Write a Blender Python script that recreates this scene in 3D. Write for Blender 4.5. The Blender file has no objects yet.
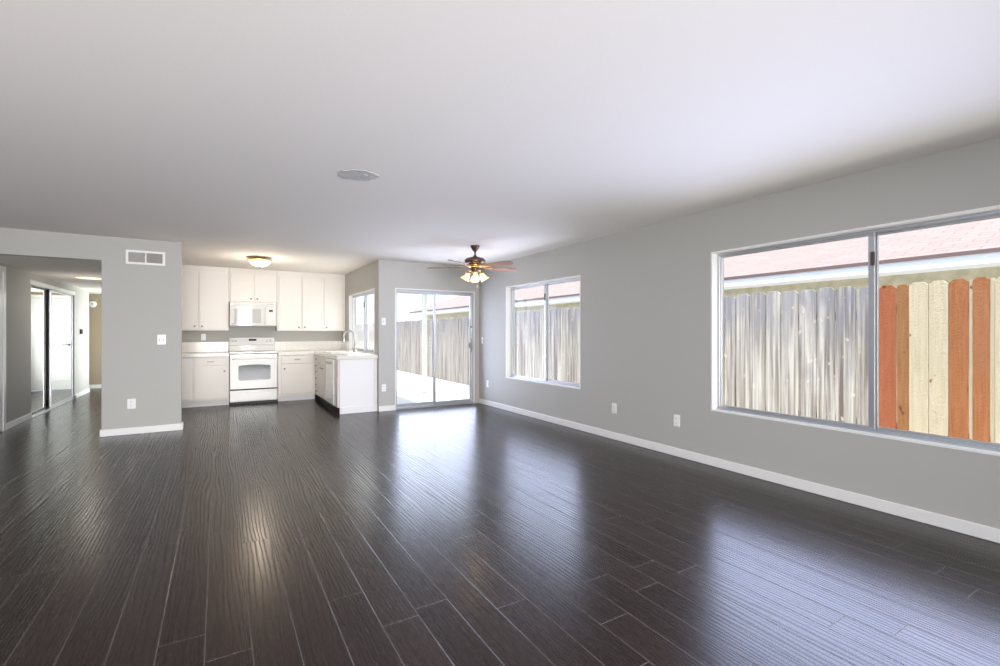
import bpy, bmesh, math, random
from mathutils import Vector, Matrix
random.seed(7)
S = bpy.context.scene
COL = S.collection
PI = math.pi

# ---------------------------------------------------------------- camera, world, sun, lights, exposure
cam_d = bpy.data.cameras.new('camera'); cam = bpy.data.objects.new('camera', cam_d); COL.objects.link(cam)
cam.location = (0, 0, 1.2616); cam.rotation_euler = (PI/2, 0, -0.5398)
cam_d.sensor_width = 36; cam_d.lens = 468.24/1000*36; cam_d.clip_start = .05; cam_d.clip_end = 300
S.camera = cam

W = bpy.data.worlds.new('sky'); S.world = W; W.use_nodes = True
wn = W.node_tree.nodes; wl = W.node_tree.links
bg = wn['Background']; bg.inputs['Color'].default_value = (.72, .84, 1, 1); bg.inputs['Strength'].default_value = 2.1

sd = bpy.data.lights.new('sun', 'SUN'); sun = bpy.data.objects.new('sun', sd); COL.objects.link(sun)
sd.energy = 6.2; sd.angle = .01; sd.color = (1, .96, .9)
sun.rotation_euler = Vector((-.32, -.08, .945)).to_track_quat('Z', 'Y').to_euler()

def area(name, loc, direction, sx, sy, power, color=(1, 1, 1), spread=180):
    d = bpy.data.lights.new(name, 'AREA'); o = bpy.data.objects.new(name, d); COL.objects.link(o)
    d.shape = 'RECTANGLE'; d.size = sx; d.size_y = sy; d.energy = power; d.color = color; d.spread = math.radians(spread)
    o.location = loc; o.rotation_euler = Vector(direction).to_track_quat('-Z', 'Y').to_euler()
    return o
# lamps added as extra daylight at the rear opening, windows in view, glass doors
area('rear_window_fill', (.2, -2.50, 1.30), (0, 1, -.16), 3.6, 1.9, 205, (1, .98, .955), 105)  # unseen lamp added behind the camera as fill for the whole room
area('walkway_bounce_fill', (5.25, 3.2, -.08), (-1, 0, .65), 7.6, .5, 38, (1, .96, .91))  # added lamp, boosts the sun's own bounce off the walkway
area('daylight_large_window', (4.012, 1.51, 1.28), (-1, 0, 0), 2.5, 1.45, 56, (.58, .66, 1), 115)
area('daylight_small_window', (4.012, 5.6, 1.28), (-1, 0, 0), 1.75, 1.45, 36, (.62, .70, 1), 140)
area('daylight_patio_door', (3.19, 7.43, 1.02), (0, -1, .12), 1.4, 1.9, 30, (.68, .75, 1), 150)
area('daylight_kitchen_window', (2.18, 8.56, 1.47), (-1, 0, 0), 1.7, 1.05, 12, (1, .98, .95))
area('daylight_hall_door', (-1.30, 12.90, 1.05), (-1, 0, .14), 1.15, 1.9, 40, (.95, 1, .98))

S.view_settings.view_transform = 'Standard'; S.view_settings.look = 'None'
S.view_settings.gamma = 1; S.view_settings.use_curve_mapping = False
S.view_settings.exposure = 0.0

# ---------------------------------------------------------------- materials
def mat(name, col, rough=.5, metal=0, spec=.5, bump=None, var=None, emit=None):
    """bump=(scale,strength[,stretch]); var=(scale, other colour, stretch)"""
    m = bpy.data.materials.new(name); m.use_nodes = True
    n, l = m.node_tree.nodes, m.node_tree.links
    b = n['Principled BSDF']
    b.inputs['Base Color'].default_value = (*col, 1); b.inputs['Roughness'].default_value = rough
    b.inputs['Metallic'].default_value = metal; b.inputs['Specular IOR Level'].default_value = spec
    tc = n.new('ShaderNodeTexCoord')
    def noise(scale, stretch, detail=4):
        mp = n.new('ShaderNodeMapping'); mp.inputs['Scale'].default_value = stretch
        l.new(tc.outputs['Object'], mp.inputs['Vector'])
        t = n.new('ShaderNodeTexNoise'); t.inputs['Scale'].default_value = scale; t.inputs['Detail'].default_value = detail
        l.new(mp.outputs['Vector'], t.inputs['Vector']); return t
    if var:
        t = noise(var[0], var[2] if len(var) > 2 else (1, 1, 1))
        mx = n.new('ShaderNodeMix'); mx.data_type = 'RGBA'
        mx.inputs[6].default_value = (*col, 1); mx.inputs[7].default_value = (*var[1], 1)
        rp = n.new('ShaderNodeMapRange'); rp.inputs['From Min'].default_value = .35; rp.inputs['From Max'].default_value = .65
        l.new(t.outputs['Fac'], rp.inputs['Value']); l.new(rp.outputs['Result'], mx.inputs['Factor'])
        l.new(mx.outputs[2], b.inputs['Base Color'])
    if bump:
        t = noise(bump[0], bump[2] if len(bump) > 2 else (1, 1, 1))
        bp = n.new('ShaderNodeBump'); bp.inputs['Strength'].default_value = bump[1]; bp.inputs['Distance'].default_value = .01
        l.new(t.outputs['Fac'], bp.inputs['Height']); l.new(bp.outputs['Normal'], b.inputs['Normal'])
    if emit:
        b.inputs['Emission Color'].default_value = (*emit[0], 1); b.inputs['Emission Strength'].default_value = emit[1]
    return m

M = {}
M['wall'] = mat('wall_paint', (.472, .462, .436), .6, spec=.3, bump=(90, .04))
M['wall_beige'] = mat('beige_wall_paint', (.36, .305, .215), .7, spec=.3, bump=(90, .04))
M['ceil'] = mat('ceiling_paint', (.83, .785, .73), .8, spec=.2, bump=(60, .06))
M['trim'] = mat('white_trim_paint', (.84, .83, .82), .35)
M['cab'] = mat('white_cabinet_paint', (.77, .735, .695), .35, bump=(30, .02))
M['cab_dim'] = mat('white_toe_kick_paint', (.72, .71, .72), .5)
M['white'] = mat('white_enamel', (.84, .84, .83), .12, spec=.6)
M['plastic'] = mat('white_plastic', (.86, .86, .85), .3)
M['plastic_grey'] = mat('grey_plastic', (.30, .30, .30), .35)
M['alu'] = mat('mill_aluminium', (.54, .55, .57), .35, metal=.8)
M['alu_dark'] = mat('dark_window_latch', (.10, .07, .06), .45, metal=.3)
M['nickel'] = mat('brushed_nickel', (.34, .32, .30), .28, metal=1)
M['chrome'] = mat('steel_faucet', (.42, .41, .40), .32, metal=1)
M['panel'] = mat('microwave_panel_enamel', (.76, .75, .73), .4, spec=.3)
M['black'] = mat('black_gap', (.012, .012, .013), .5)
M['bronze'] = mat('aged_bronze', (.15, .10, .07), .35, metal=.8)
M['brass'] = mat('antique_brass', (.55, .36, .14), .3, metal=1)
M['blade'] = mat('fan_blade_wood', (.30, .14, .06), .55, var=(6, (.24, .10, .045), (1, 1, 1)))
M['oven_glass'] = mat('oven_window_glass', (.10, .115, .14), .08, spec=.6)
M['micro_glass'] = mat('microwave_door_glass', (.60, .61, .60), .09, spec=.35)
M['mirror'] = mat('mirror_glass', (.92, .94, .92), .015, metal=1)
M['dark_frame'] = mat('dark_mirror_frame', (.06, .055, .05), .35, metal=.5)
M['display'] = mat('dark_display', (.012, .012, .013), .45, spec=.2)
M['concrete'] = mat('pale_concrete', (.80, .785, .75), .9, spec=.2, var=(3, (.74, .72, .69)), bump=(40, .1))
M['stucco'] = mat('beige_stucco', (.56, .51, .38), .95, spec=.1, var=(7, (.44, .40, .29)), bump=(25, .8))
M['fascia'] = mat('white_fascia', (.74, .75, .80), .6)
M['drip'] = mat('brown_drip_edge', (.16, .10, .10), .6)
M['post'] = mat('painted_post', (.66, .65, .60), .7, var=(4, (.58, .57, .52), (8, 8, .6)))
M['porcelain'] = mat('white_porcelain', (.85, .85, .83), .1)
M['patch'] = mat('bare_ceiling_patch', (.50, .49, .47), .9, spec=.1, var=(14, (.60, .59, .57)), bump=(30, .5))
M['glow_kitchen'] = mat('lit_alabaster_glass', (.9, .8, .6), .4, emit=((1, .70, .31), 1.25))
M['glow_fan'] = mat('lit_frosted_glass', (.9, .8, .6), .4, emit=((1, .62, .22), .95))
M['bulb'] = mat('lit_bulb', (1, .95, .8), .4, emit=((1, .88, .58), 3))
M['glow_hall'] = mat('lit_hall_glass', (.9, .8, .6), .4, emit=((1, .66, .42), 1.1))
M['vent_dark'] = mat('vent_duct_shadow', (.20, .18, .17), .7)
M['vent_blade'] = mat('vent_blade_paint', (.52, .49, .47), .5)

def glass():
    m = bpy.data.materials.new('window_glass'); m.use_nodes = True
    n, l = m.node_tree.nodes, m.node_tree.links; n.clear()
    o = n.new('ShaderNodeOutputMaterial'); mx = n.new('ShaderNodeMixShader'); t = n.new('ShaderNodeBsdfTransparent')
    g = n.new('ShaderNodeBsdfGlossy'); g.inputs['Roughness'].default_value = 0; g.inputs['Color'].default_value = (1, 1, 1, 1)
    fr = n.new('ShaderNodeFresnel'); ge = n.new('ShaderNodeNewGeometry'); mr = n.new('ShaderNodeMapRange'); mr.inputs['To Min'].default_value = 1.18; mr.inputs['To Max'].default_value = 1/1.18; l.new(ge.outputs['Backfacing'], mr.inputs['Value']); l.new(mr.outputs[0], fr.inputs['IOR'])
    t.inputs['Color'].default_value = (.97, .985, .975, 1)
    l.new(fr.outputs[0], mx.inputs[0]); l.new(t.outputs[0], mx.inputs[1]); l.new(g.outputs[0], mx.inputs[2]); l.new(mx.outputs[0], o.inputs[0])
    return m
M['glass'] = glass()

class NG:
    """small node-writing helper"""
    def __init__(s, name):
        s.m = bpy.data.materials.new(name); s.m.use_nodes = True
        s.n, s.l = s.m.node_tree.nodes, s.m.node_tree.links
        s.b = s.n['Principled BSDF']
    def put(s, sock, v):
        if isinstance(v, (int, float)): sock.default_value = v
        elif isinstance(v, tuple): sock.default_value = v
        else: s.l.new(v, sock)
    def math(s, op, a, b=0, c=None):
        x = s.n.new('ShaderNodeMath'); x.operation = op
        s.put(x.inputs[0], a); s.put(x.inputs[1], b)
        if c is not None: s.put(x.inputs[2], c)
        return x.outputs[0]
    def mix(s, f, a, b):
        x = s.n.new('ShaderNodeMix'); x.data_type = 'RGBA'
        s.put(x.inputs['Factor'], f); s.put(x.inputs[6], a); s.put(x.inputs[7], b); return x.outputs[2]
    def rng(s, v, a, b, c=0, d=1):
        x = s.n.new('ShaderNodeMapRange'); s.put(x.inputs[0], v)
        for i, q in enumerate((a, b, c, d)): s.put(x.inputs[1+i], q)
        return x.outputs[0]
    def xyz(s, x, y, z):
        c = s.n.new('ShaderNodeCombineXYZ')
        for i, q in enumerate((x, y, z)): s.put(c.inputs[i], q)
        return c.outputs[0]
    def obj(s):
        t = s.n.new('ShaderNodeTexCoord'); p = s.n.new('ShaderNodeSeparateXYZ'); s.l.new(t.outputs['Object'], p.inputs[0])
        return p.outputs
    def noise(s, vec, scale, detail=3, rough=.5, dist=0):
        t = s.n.new('ShaderNodeTexNoise'); s.l.new(vec, t.inputs['Vector'])
        t.inputs['Scale'].default_value = scale; t.inputs['Detail'].default_value = detail
        t.inputs['Roughness'].default_value = rough; t.inputs['Distortion'].default_value = dist
        return t.outputs['Fac']
    def white(s, vec, out='Value'):
        t = s.n.new('ShaderNodeTexWhiteNoise'); s.l.new(vec, t.inputs['Vector']); return t.outputs[out]
    def bump(s, h, strength, dist):
        b = s.n.new('ShaderNodeBump'); b.inputs['Strength'].default_value = strength; b.inputs['Distance'].default_value = dist
        s.l.new(h, b.inputs['Height']); s.l.new(b.outputs[0], s.b.inputs['Normal'])

def floor_mat():
    g = NG('dark_hand_scraped_planks'); X, Y, Z = g.obj()
    w, L = .163, 1.35
    rx = g.math('DIVIDE', g.math('SUBTRACT', X, .113), w); row = g.math('FLOOR', rx); fx = g.math('FRACT', rx)
    off = g.math('MULTIPLY', g.white(g.xyz(row, 3.7, 1.1)), 9.0)
    ry = g.math('DIVIDE', g.math('ADD', Y, off), L); pl = g.math('FLOOR', ry); fy = g.math('FRACT', ry)
    rid = g.white(g.xyz(row, pl, 5.2))
    dx = g.math('MULTIPLY', g.math('MINIMUM', fx, g.math('SUBTRACT', 1, fx)), w)
    dy = g.math('MULTIPLY', g.math('MINIMUM', fy, g.math('SUBTRACT', 1, fy)), L)
    d = g.math('MINIMUM', dx, dy)
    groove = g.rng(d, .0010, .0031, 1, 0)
    # grain: wavy ribs running along the plank, closing into cathedral whorls
    sh = g.math('MULTIPLY', rid, 40)
    warp = g.noise(g.xyz(g.math('ADD', g.math('MULTIPLY', X, 4), sh), g.math('MULTIPLY', Y, .4), sh), 1.0, 3, .5)
    ph = g.math('ADD', g.math('MULTIPLY', X, 43), g.math('MULTIPLY', warp, 8))
    rib = g.math('SINE', g.math('MULTIPLY', ph, 6.2832))
    fine = g.noise(g.xyz(g.math('MULTIPLY', X, 260), g.math('MULTIPLY', Y, 5), sh), 1.0, 3)
    scrape = g.noise(g.xyz(g.math('MULTIPLY', X, 22), g.math('MULTIPLY', Y, .8), sh), 1.0, 2)
    c = g.mix(rid, (.014, .0075, .0065, 1), (.024, .0135, .011, 1))
    c = g.mix(g.math('MULTIPLY', fine, .3), c, (.012, .008, .0065, 1))
    c = g.mix(g.math('MULTIPLY', groove, .8), c, (.10, .082, .076, 1))  # grooves coloured lighter, imitating light caught on the plank bevels
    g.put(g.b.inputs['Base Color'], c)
    valley = g.rng(rib, -.9, .3, 1, 0)
    g.put(g.b.inputs['Roughness'], g.math('ADD', g.math('ADD', .18, g.math('MULTIPLY', scrape, .10)), g.math('MULTIPLY', valley, .07)))
    g.put(g.b.inputs['Specular IOR Level'], g.math('SUBTRACT', .5, g.math('MULTIPLY', valley, .15)))
    g.b.inputs['IOR'].default_value = 1.42
    h = g.math('ADD', g.math('MULTIPLY', g.math('MULTIPLY', rib, scrape), .055), g.math('MULTIPLY', scrape, .35))
    h = g.math('SUBTRACT', h, g.math('MULTIPLY', groove, .6))
    g.bump(h, 1.0, .001)
    return g.m
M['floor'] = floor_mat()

def old_board_mat(name='weathered_fence_board', k=1.0):
    g = NG(name); X, Y, Z = g.obj()
    oi = g.n.new('ShaderNodeObjectInfo'); r = oi.outputs['Random']
    s = g.math('MULTIPLY', r, 60)
    streak = g.noise(g.xyz(s, g.math('MULTIPLY', Y, 24), g.math('MULTIPLY', Z, .7)), 1.0, 5, .6, .5)
    blot = g.noise(g.xyz(g.math('ADD', s, 9), g.math('MULTIPLY', Y, 7), g.math('MULTIPLY', Z, 2.4)), 1.0, 3)
    kn = g.noise(g.xyz(g.math('ADD', s, 31), g.math('MULTIPLY', Y, 14), g.math('MULTIPLY', Z, 9)), 1.0, 1)
    c = g.mix(g.rng(streak, .38, .62), (.19, .155, .14, 1), (.62, .58, .55, 1))
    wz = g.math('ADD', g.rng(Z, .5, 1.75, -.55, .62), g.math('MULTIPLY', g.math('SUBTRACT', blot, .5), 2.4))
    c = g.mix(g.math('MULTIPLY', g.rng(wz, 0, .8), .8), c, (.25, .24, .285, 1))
    c = g.mix(g.math('MULTIPLY', g.rng(kn, .70, .76), .6), c, (.72, .66, .6, 1))
    c = g.mix(g.math('MULTIPLY', g.math('SUBTRACT', r, .3), .35), c, (.62, .57, .54, 1))
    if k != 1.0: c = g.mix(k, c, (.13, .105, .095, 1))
    g.put(g.b.inputs['Base Color'], c); g.b.inputs['Roughness'].default_value = .9; g.b.inputs['Specular IOR Level'].default_value = .1
    g.bump(streak, .5, .006); return g.m
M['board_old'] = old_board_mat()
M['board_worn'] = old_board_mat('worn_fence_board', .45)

def new_board_mat(name, a, b, knot):
    g = NG(name); X, Y, Z = g.obj(); oi = g.n.new('ShaderNodeObjectInfo'); s = g.math('MULTIPLY', oi.outputs['Random'], 60)
    st = g.noise(g.xyz(s, g.math('MULTIPLY', Y, 42), g.math('MULTIPLY', Z, 3)), 1.0, 5, .7, .6)
    kn = g.noise(g.xyz(g.math('ADD', s, 3), g.math('MULTIPLY', Y, 13), g.math('MULTIPLY', Z, 7)), 1.0, 1)
    c = g.mix(g.rng(st, .3, .7), (*a, 1), (*b, 1)); c = g.mix(g.rng(kn, .72, .75), c, (*knot, 1))
    g.put(g.b.inputs['Base Color'], c); g.b.inputs['Roughness'].default_value = .85; g.b.inputs['Specular IOR Level'].default_value = .15
    sc = g.noise(g.xyz(s, g.math('MULTIPLY', Y, 60), g.math('MULTIPLY', Z, 60)), 1.0, 2)
    g.bump(sc, .7, .006); return g.m
M['board_red'] = new_board_mat('redwood_stained_board', (.44, .15, .075), (.30, .095, .05), (.2, .06, .03))
M['board_orange'] = new_board_mat('orange_cedar_board', (.46, .19, .085), (.31, .115, .048), (.25, .08, .04))
M['board_brown'] = new_board_mat('ochre_cedar_board', (.40, .20, .085), (.28, .125, .055), (.2, .07, .04))
M['board_pale'] = new_board_mat('pale_pine_board', (.66, .575, .44), (.53, .44, .31), (.26, .10, .05))

def shingle_mat():
    g = NG('pink_roof_shingles'); t = g.n.new('ShaderNodeTexCoord')
    X, Y, Z = g.obj()
    br = g.n.new('ShaderNodeTexBrick'); g.l.new(g.xyz(Y, g.math('MULTIPLY', X, 1.1), 0), br.inputs['Vector'])
    br.inputs['Scale'].default_value = 1; br.inputs['Brick Width'].default_value = .32; br.inputs['Row Height'].default_value = .14
    br.inputs['Mortar Size'].default_value = .008
    br.inputs['Color1'].default_value = (.312, .244, .234, 1); br.inputs['Color2'].default_value = (.345, .272, .262, 1); br.inputs['Mortar'].default_value = (.25, .19, .183, 1)
    g.put(g.b.inputs['Base Color'], br.outputs['Color']); g.b.inputs['Roughness'].default_value = .95; g.b.inputs['Specular IOR Level'].default_value = .1
    g.bump(br.outputs['Fac'], -.6, .02); return g.m
M['shingle'] = shingle_mat()

def tile_mat():
    g = NG('cream_counter_tile'); X, Y, Z = g.obj(); p = .108
    def ln(v):
        f = g.math('FRACT', g.math('DIVIDE', v, p)); return g.math('MINIMUM', f, g.math('SUBTRACT', 1, f))
    d = g.math('MINIMUM', ln(g.math('ADD', X, .02)), g.math('MINIMUM', ln(g.math('ADD', Y, .031)), ln(g.math('ADD', Z, .0555))))
    gr = g.rng(d, .010, .022, 1, 0)
    g.put(g.b.inputs['Base Color'], g.mix(gr, (.80, .775, .72, 1), (.62, .59, .53, 1)))
    g.put(g.b.inputs['Roughness'], g.math('ADD', .18, g.math('MULTIPLY', gr, .5)))
    return g.m
M['tile'] = tile_mat()

# ---------------------------------------------------------------- mesh helpers
class MB:
    def __init__(s): s.bm = bmesh.new(); s.mats = {}
    def _add(s, tmp, smooth=False):
        for f in tmp.faces: f.smooth = smooth
        me = bpy.data.meshes.new('t'); tmp.to_mesh(me); tmp.free(); s.bm.from_mesh(me); bpy.data.meshes.remove(me)
        return s
    def box(s, x0, x1, y0, y1, z0, z1, bev=0, seg=1):
        t = bmesh.new(); bmesh.ops.create_cube(t, size=1)
        for v in t.verts: v.co = Vector(((x0+x1)/2+v.co.x*(x1-x0), (y0+y1)/2+v.co.y*(y1-y0), (z0+z1)/2+v.co.z*(z1-z0)))
        if bev: bmesh.ops.bevel(t, geom=t.edges[:], offset=bev, segments=seg, affect='EDGES', profile=.5)
        return s._add(t)
    def prism(s, pts, vec, bev=0):
        """polygon pts (3d) swept along vec"""
        t = bmesh.new(); vs = [t.verts.new(p) for p in pts]; f = t.faces.new(vs)
        r = bmesh.ops.extrude_face_region(t, geom=[f])
        bmesh.ops.translate(t, vec=Vector(vec), verts=[v for v in r['geom'] if isinstance(v, bmesh.types.BMVert)])
        bmesh.ops.recalc_face_normals(t, faces=t.faces[:])
        if bev: bmesh.ops.bevel(t, geom=t.edges[:], offset=bev, segments=1, affect='EDGES')
        return s._add(t)
    def lathe(s, prof, center=(0, 0, 0), axis=(0, 0, 1), seg=32, cap=True):
        t = bmesh.new(); q = Vector((0, 0, 1)).rotation_difference(Vector(axis).normalized()); c = Vector(center); rings = []
        for r, z in prof:
            rings.append([t.verts.new(c + q @ Vector((r*math.cos(2*PI*i/seg), r*math.sin(2*PI*i/seg), z))) for i in range(seg)])
        for a, b in zip(rings, rings[1:]):
            for i in range(seg): t.faces.new((a[i], a[(i+1) % seg], b[(i+1) % seg], b[i]))
        if cap:
            if prof[0][0] > 1e-5: t.faces.new(rings[0][::-1])
            if prof[-1][0] > 1e-5: t.faces.new(rings[-1])
        bmesh.ops.remove_doubles(t, verts=t.verts[:], dist=1e-6)
        bmesh.ops.recalc_face_normals(t, faces=t.faces[:])
        return s._add(t, True)
    def tube(s, pts, r, seg=12):
        pts = [Vector(p) for p in pts]; t = bmesh.new(); rings = []; up = None
        rs = r if isinstance(r, (list, tuple)) else [r]*len(pts)
        for i, p in enumerate(pts):
            d = (pts[min(i+1, len(pts)-1)]-pts[max(i-1, 0)]).normalized()
            if up is None:
                up = d.orthogonal().normalized()
            up = (up-d*up.dot(d)).normalized(); sd_ = d.cross(up)
            rings.append([t.verts.new(p+rs[i]*(up*math.cos(2*PI*k/seg)+sd_*math.sin(2*PI*k/seg))) for k in range(seg)])
        for a, b in zip(rings, rings[1:]):
            for k in range(seg): t.faces.new((a[k], a[(k+1) % seg], b[(k+1) % seg], b[k]))
        t.faces.new(rings[0][::-1]); t.faces.new(rings[-1])
        bmesh.ops.recalc_face_normals(t, faces=t.faces[:])
        return s._add(t, True)
    def build(s, name, material, parent=None, origin=None):
        o_w = Vector(origin) if origin is not None else (wloc(parent) if parent else Vector())
        for v in s.bm.verts: v.co -= o_w
        me = bpy.data.meshes.new(name); s.bm.to_mesh(me); s.bm.free(); me.materials.append(M[material] if isinstance(material, str) else material)
        o = bpy.data.objects.new(name, me); COL.objects.link(o)
        if parent: o.parent = parent; o.location = o_w-wloc(parent)
        else: o.location = o_w
        return o
_w = {}
def wloc(o):
    p = Vector(o.location)
    while o.parent: o = o.parent; p += Vector(o.location)
    return p
def tag(o, label, cat, group=None, kind=None):
    o['label'] = label; o['category'] = cat
    if group: o['group'] = group
    if kind: o['kind'] = kind
    return o
def thing(name, loc, label, cat, group=None, kind=None):
    o = bpy.data.objects.new(name, None); COL.objects.link(o); o.location = loc; o.empty_display_size = .1
    return tag(o, label, cat, group, kind)
def struct(name, mb, m, label, cat): return tag(mb.build(name, m), label, cat, kind='structure')
def link_copy(src, parent, loc, rot=None):
    c = src.copy(); COL.objects.link(c); c.parent = parent; c.location = loc
    if rot is not None: c.rotation_euler = rot
    return c

# ---------------------------------------------------------------- dimensions
H = 2.44; XR = 4.02; YS = 7.44; YP = 7.37; XK = 2.19; XL = -2.39; YB = -2.6; YKB = 10.08; YE = 13.9; HH = 2.15; T = .16
BBH, BBT = .085, .014

def wall_with_openings(axis, inner, outer, a0, a1, z0, z1, ops):
    """axis 'X': wall on X=inner..outer, a along Y.  ops=[(a0,a1,z0,z1)] sorted"""
    b = MB()
    def bx(p, q, r, s):
        lo, hi = min(inner, outer), max(inner, outer)
        if q-p < 1e-4 or s-r < 1e-4: return
        b.box(lo, hi, p, q, r, s) if axis == 'X' else b.box(p, q, lo, hi, r, s)
    cur = a0
    for (p, q, r, s) in ops:
        bx(cur, p, z0, z1); bx(p, q, z0, r); bx(p, q, s, z1); cur = q
    bx(cur, a1, z0, z1); return b

W1 = (.23, 2.795, .521, 2.031); W2 = (4.676, 6.518, .529, 2.017); WK = (7.676, 9.445, .915, 2.0); SL = (2.459, 3.925, 0, 2.0)

# ---------------------------------------------------------------- the room shell
fl = MB(); fl.prism([(XL-1.2, YB-T, -.12), (XR+T, YB-T, -.12), (XR+T, YS+.14, -.12), (XK+.14, YS+.14, -.12), (XK+.14, YKB+T, -.12), (-1.13, YKB+T, -.12), (-1.13, YE+T, -.12), (XL-1.2, YE+T, -.12)], (0, 0, .12))
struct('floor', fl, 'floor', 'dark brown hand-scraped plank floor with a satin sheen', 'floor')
ce = MB(); ce.box(XL-T, XR+T, YB-T, YS+.14, H, H+.16); ce.box(-1.25, XK+.14, YS+.14, YKB+T, H, H+.16)
struct('ceiling', ce, 'ceil', 'white painted flat ceiling over living room and kitchen', 'ceiling')
hc = MB(); hc.box(XL-1.2, -1.13, YP+.12, YE+T, HH, HH+.12)
struct('ceiling_hall', hc, 'ceil', 'lower white ceiling over the hallway', 'ceiling')

struct('wall_right', wall_with_openings('X', XR, XR+T, YB, YS+.14, 0, H, [W1, W2]), 'wall', 'long grey wall with two wide windows', 'wall')
struct('wall_patio', wall_with_openings('Y', YS, YS+.14, XK, XR, 0, H, [SL]), 'wall', 'grey wall around the sliding patio door', 'wall')
struct('wall_kitchen_side', wall_with_openings('X', XK, XK+.14, YS+.14, YKB+T, 0, H, [WK]), 'wall', 'kitchen side wall with a window over the sink', 'wall')
struct('wall_kitchen_back', MB().box(-1.13, XK, YKB, YKB+T, 0, H), 'wall', 'grey kitchen wall behind range and cabinets', 'wall')
pw = MB(); pw.box(-1.228, -.428, YP, YP+.12, 0, H); pw.box(XL, -1.228, YP, YP+.12, HH, H)
struct('wall_partition', pw, 'wall', 'grey partition with hallway opening, between hallway and kitchen', 'wall')
struct('wall_hall_right', wall_with_openings('X', -1.25, -1.13, YP+.12, YE, 0, H, [(12.3, 13.6, 0, 2.05)]), 'wall', 'hallway side of the kitchen wall', 'wall')
struct('wall_hall_left', wall_with_openings('X', XL, XL-T, YB, 13.1, 0, H, [(-.3, 2.7, .6, 2.0), (7.55, 8.44, 0, 2.04), (9.50, 11.89, 0, 2.03)]), 'wall', 'grey left wall with mirrored closet doors', 'wall')
ew = MB(); ew.box(XL-1.2, -2.10, YE, YE+T, 0, HH); ew.box(-2.10, -1.34, YE, YE+T, 2.03, HH); ew.box(-1.34, -1.13, YE, YE+T, 0, HH); ew.box(XL-1.2, XL-1.04, 13.1, YE, 0, HH); ew.box(XL-1.2, XL-T, 12.94, 13.1, 0, HH)
struct('wall_hall_end', ew, 'wall_beige', 'beige wall at the far end of the hallway', 'wall')
struct('wall_rear', wall_with_openings('Y', YB, YB-T, XL-T, XR+T, 0, H, [(-1.6, 2.0, .35, 2.25)]), 'wall', 'grey wall behind the viewer', 'wall')
# closet behind the mirrored doors and room behind the white hall door
cl = MB(); cl.box(-3.15, -3.05, 9.35, 12.05, 0, HH); cl.box(-3.05, XL-T, 9.35, 9.45, 0, HH); cl.box(-3.05, XL-T, 11.95, 12.05, 0, HH); cl.box(-3.15, XL-T, 9.35, 12.05, HH, HH+.1)
struct('wall_closet', cl, 'wall', 'walls inside the hallway closet', 'wall')

def bb(name, label, *boxes):
    b = MB()
    for q in boxes:
        b.box(*q, 0, BBH, bev=.004)
    struct(name, b, 'trim', label, 'baseboard')
bb('baseboard_right', 'long white baseboard under the two windows', (XR-BBT, XR, YB, YS))
bb('baseboard_patio', 'short white baseboard left of the patio door', (XK-.0, SL[0]-.005, YS-BBT, YS))
bb('baseboard_partition', 'white baseboard along the grey partition', (-1.228-.018, -.428+.018, YP-BBT, YP), (-.428, -.428+.018, YP, YP+.12), (-1.228-.018, -1.228, YP, YP+.12))
bb('baseboard_hall', 'white baseboard along the left hallway wall', (XL, XL+BBT, 8.53, 9.485), (XL, XL+BBT, 11.91, 13.1), (XL, XL+BBT, YB, 7.46))
bb('baseboard_hall_end', 'white baseboard on the beige hallway end wall', (XL-1.04, -2.17, YE-BBT, YE))

# ---------------------------------------------------------------- windows and doors
def mapped(axis, inner, sgn=1):
    def bx(b, a0, a1, n0, n1, z0, z1, bev=0):
        p, q = sorted((inner+sgn*n0, inner+sgn*n1))
        return b.box(p, q, a0, a1, z0, z1, bev) if axis == 'X' else b.box(a0, a1, p, q, z0, z1, bev)
    return bx
def ring(a0, a1, z0, z1, w, wl=None, wr=None):
    wl = w if wl is None else wl; wr = w if wr is None else wr
    return ((a0, a1, z0, z0+w), (a0, a1, z1-w, z1), (a0, a0+wl, z0+w, z1-w), (a1-wr, a1, z0+w, z1-w))
def window(name, label, axis, inner, op, mull, d=.11, sgn=1, flip=False, latch=True):
    a0, a1, z0, z1 = op; bx = mapped(axis, inner, sgn)
    loc = (inner, (a0+a1)/2, z0) if axis == 'X' else ((a0+a1)/2, inner, z0)
    r = thing(name, loc, label, 'window', kind='structure')
    b = MB(); t = .014
    [bx(b, q[0], q[1], -.004, d+.05, q[2], q[3]) for q in ring(a0, a1, z0, z1, t)]
    b.build('reveal', 'trim', r)
    i0, i1, k0, k1 = a0+t, a1-t, z0+t, z1-t; f = .022
    b = MB()
    for q in ring(i0, i1, k0, k1, f): bx(b, q[0], q[1], d-.03, d+.04, q[2], q[3], .002)
    bx(b, i0, i1, d-.045, d-.03, k0, k0+.012)
    b.build('frame', 'alu', r)
    for k, (p, q, n0) in enumerate(((i0+f*.6, mull+.012, d+.012), (mull-.018, i1-f*.6, d-.02))):
        if flip: n0 = (d-.02, d+.012)[k]
        b = MB(); g = .026
        for u in ring(p, q, k0+f*.6, k1-f*.6, g, g if k == 0 else .04, g+.012 if k == 0 else g): bx(b, u[0], u[1], n0, n0+.022, u[2], u[3], .002)
        sh = b.build('sash', 'alu', r)
        b = MB(); bx(b, p+g*.5, q-g*.5, n0+.009, n0+.013, k0+f*.6+g*.5, k1-f*.6-g*.5); b.build('pane', 'glass', sh)
    if latch:
        b = MB(); bx(b, mull-.022, mull+.004, d-.034, d-.018, k1-.26, k1-.16, .003); b.build('latch', 'alu_dark', r)
    return r
window('window_1', 'large aluminium sliding window facing a fence with new orange boards', 'X', XR, W1, 1.548)
window('window_2', 'smaller aluminium sliding window beside the ceiling fan', 'X', XR, W2, 5.575)
window('window_3', 'kitchen window above the sink counter', 'X', XK, WK, 8.58, d=.09)

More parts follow.
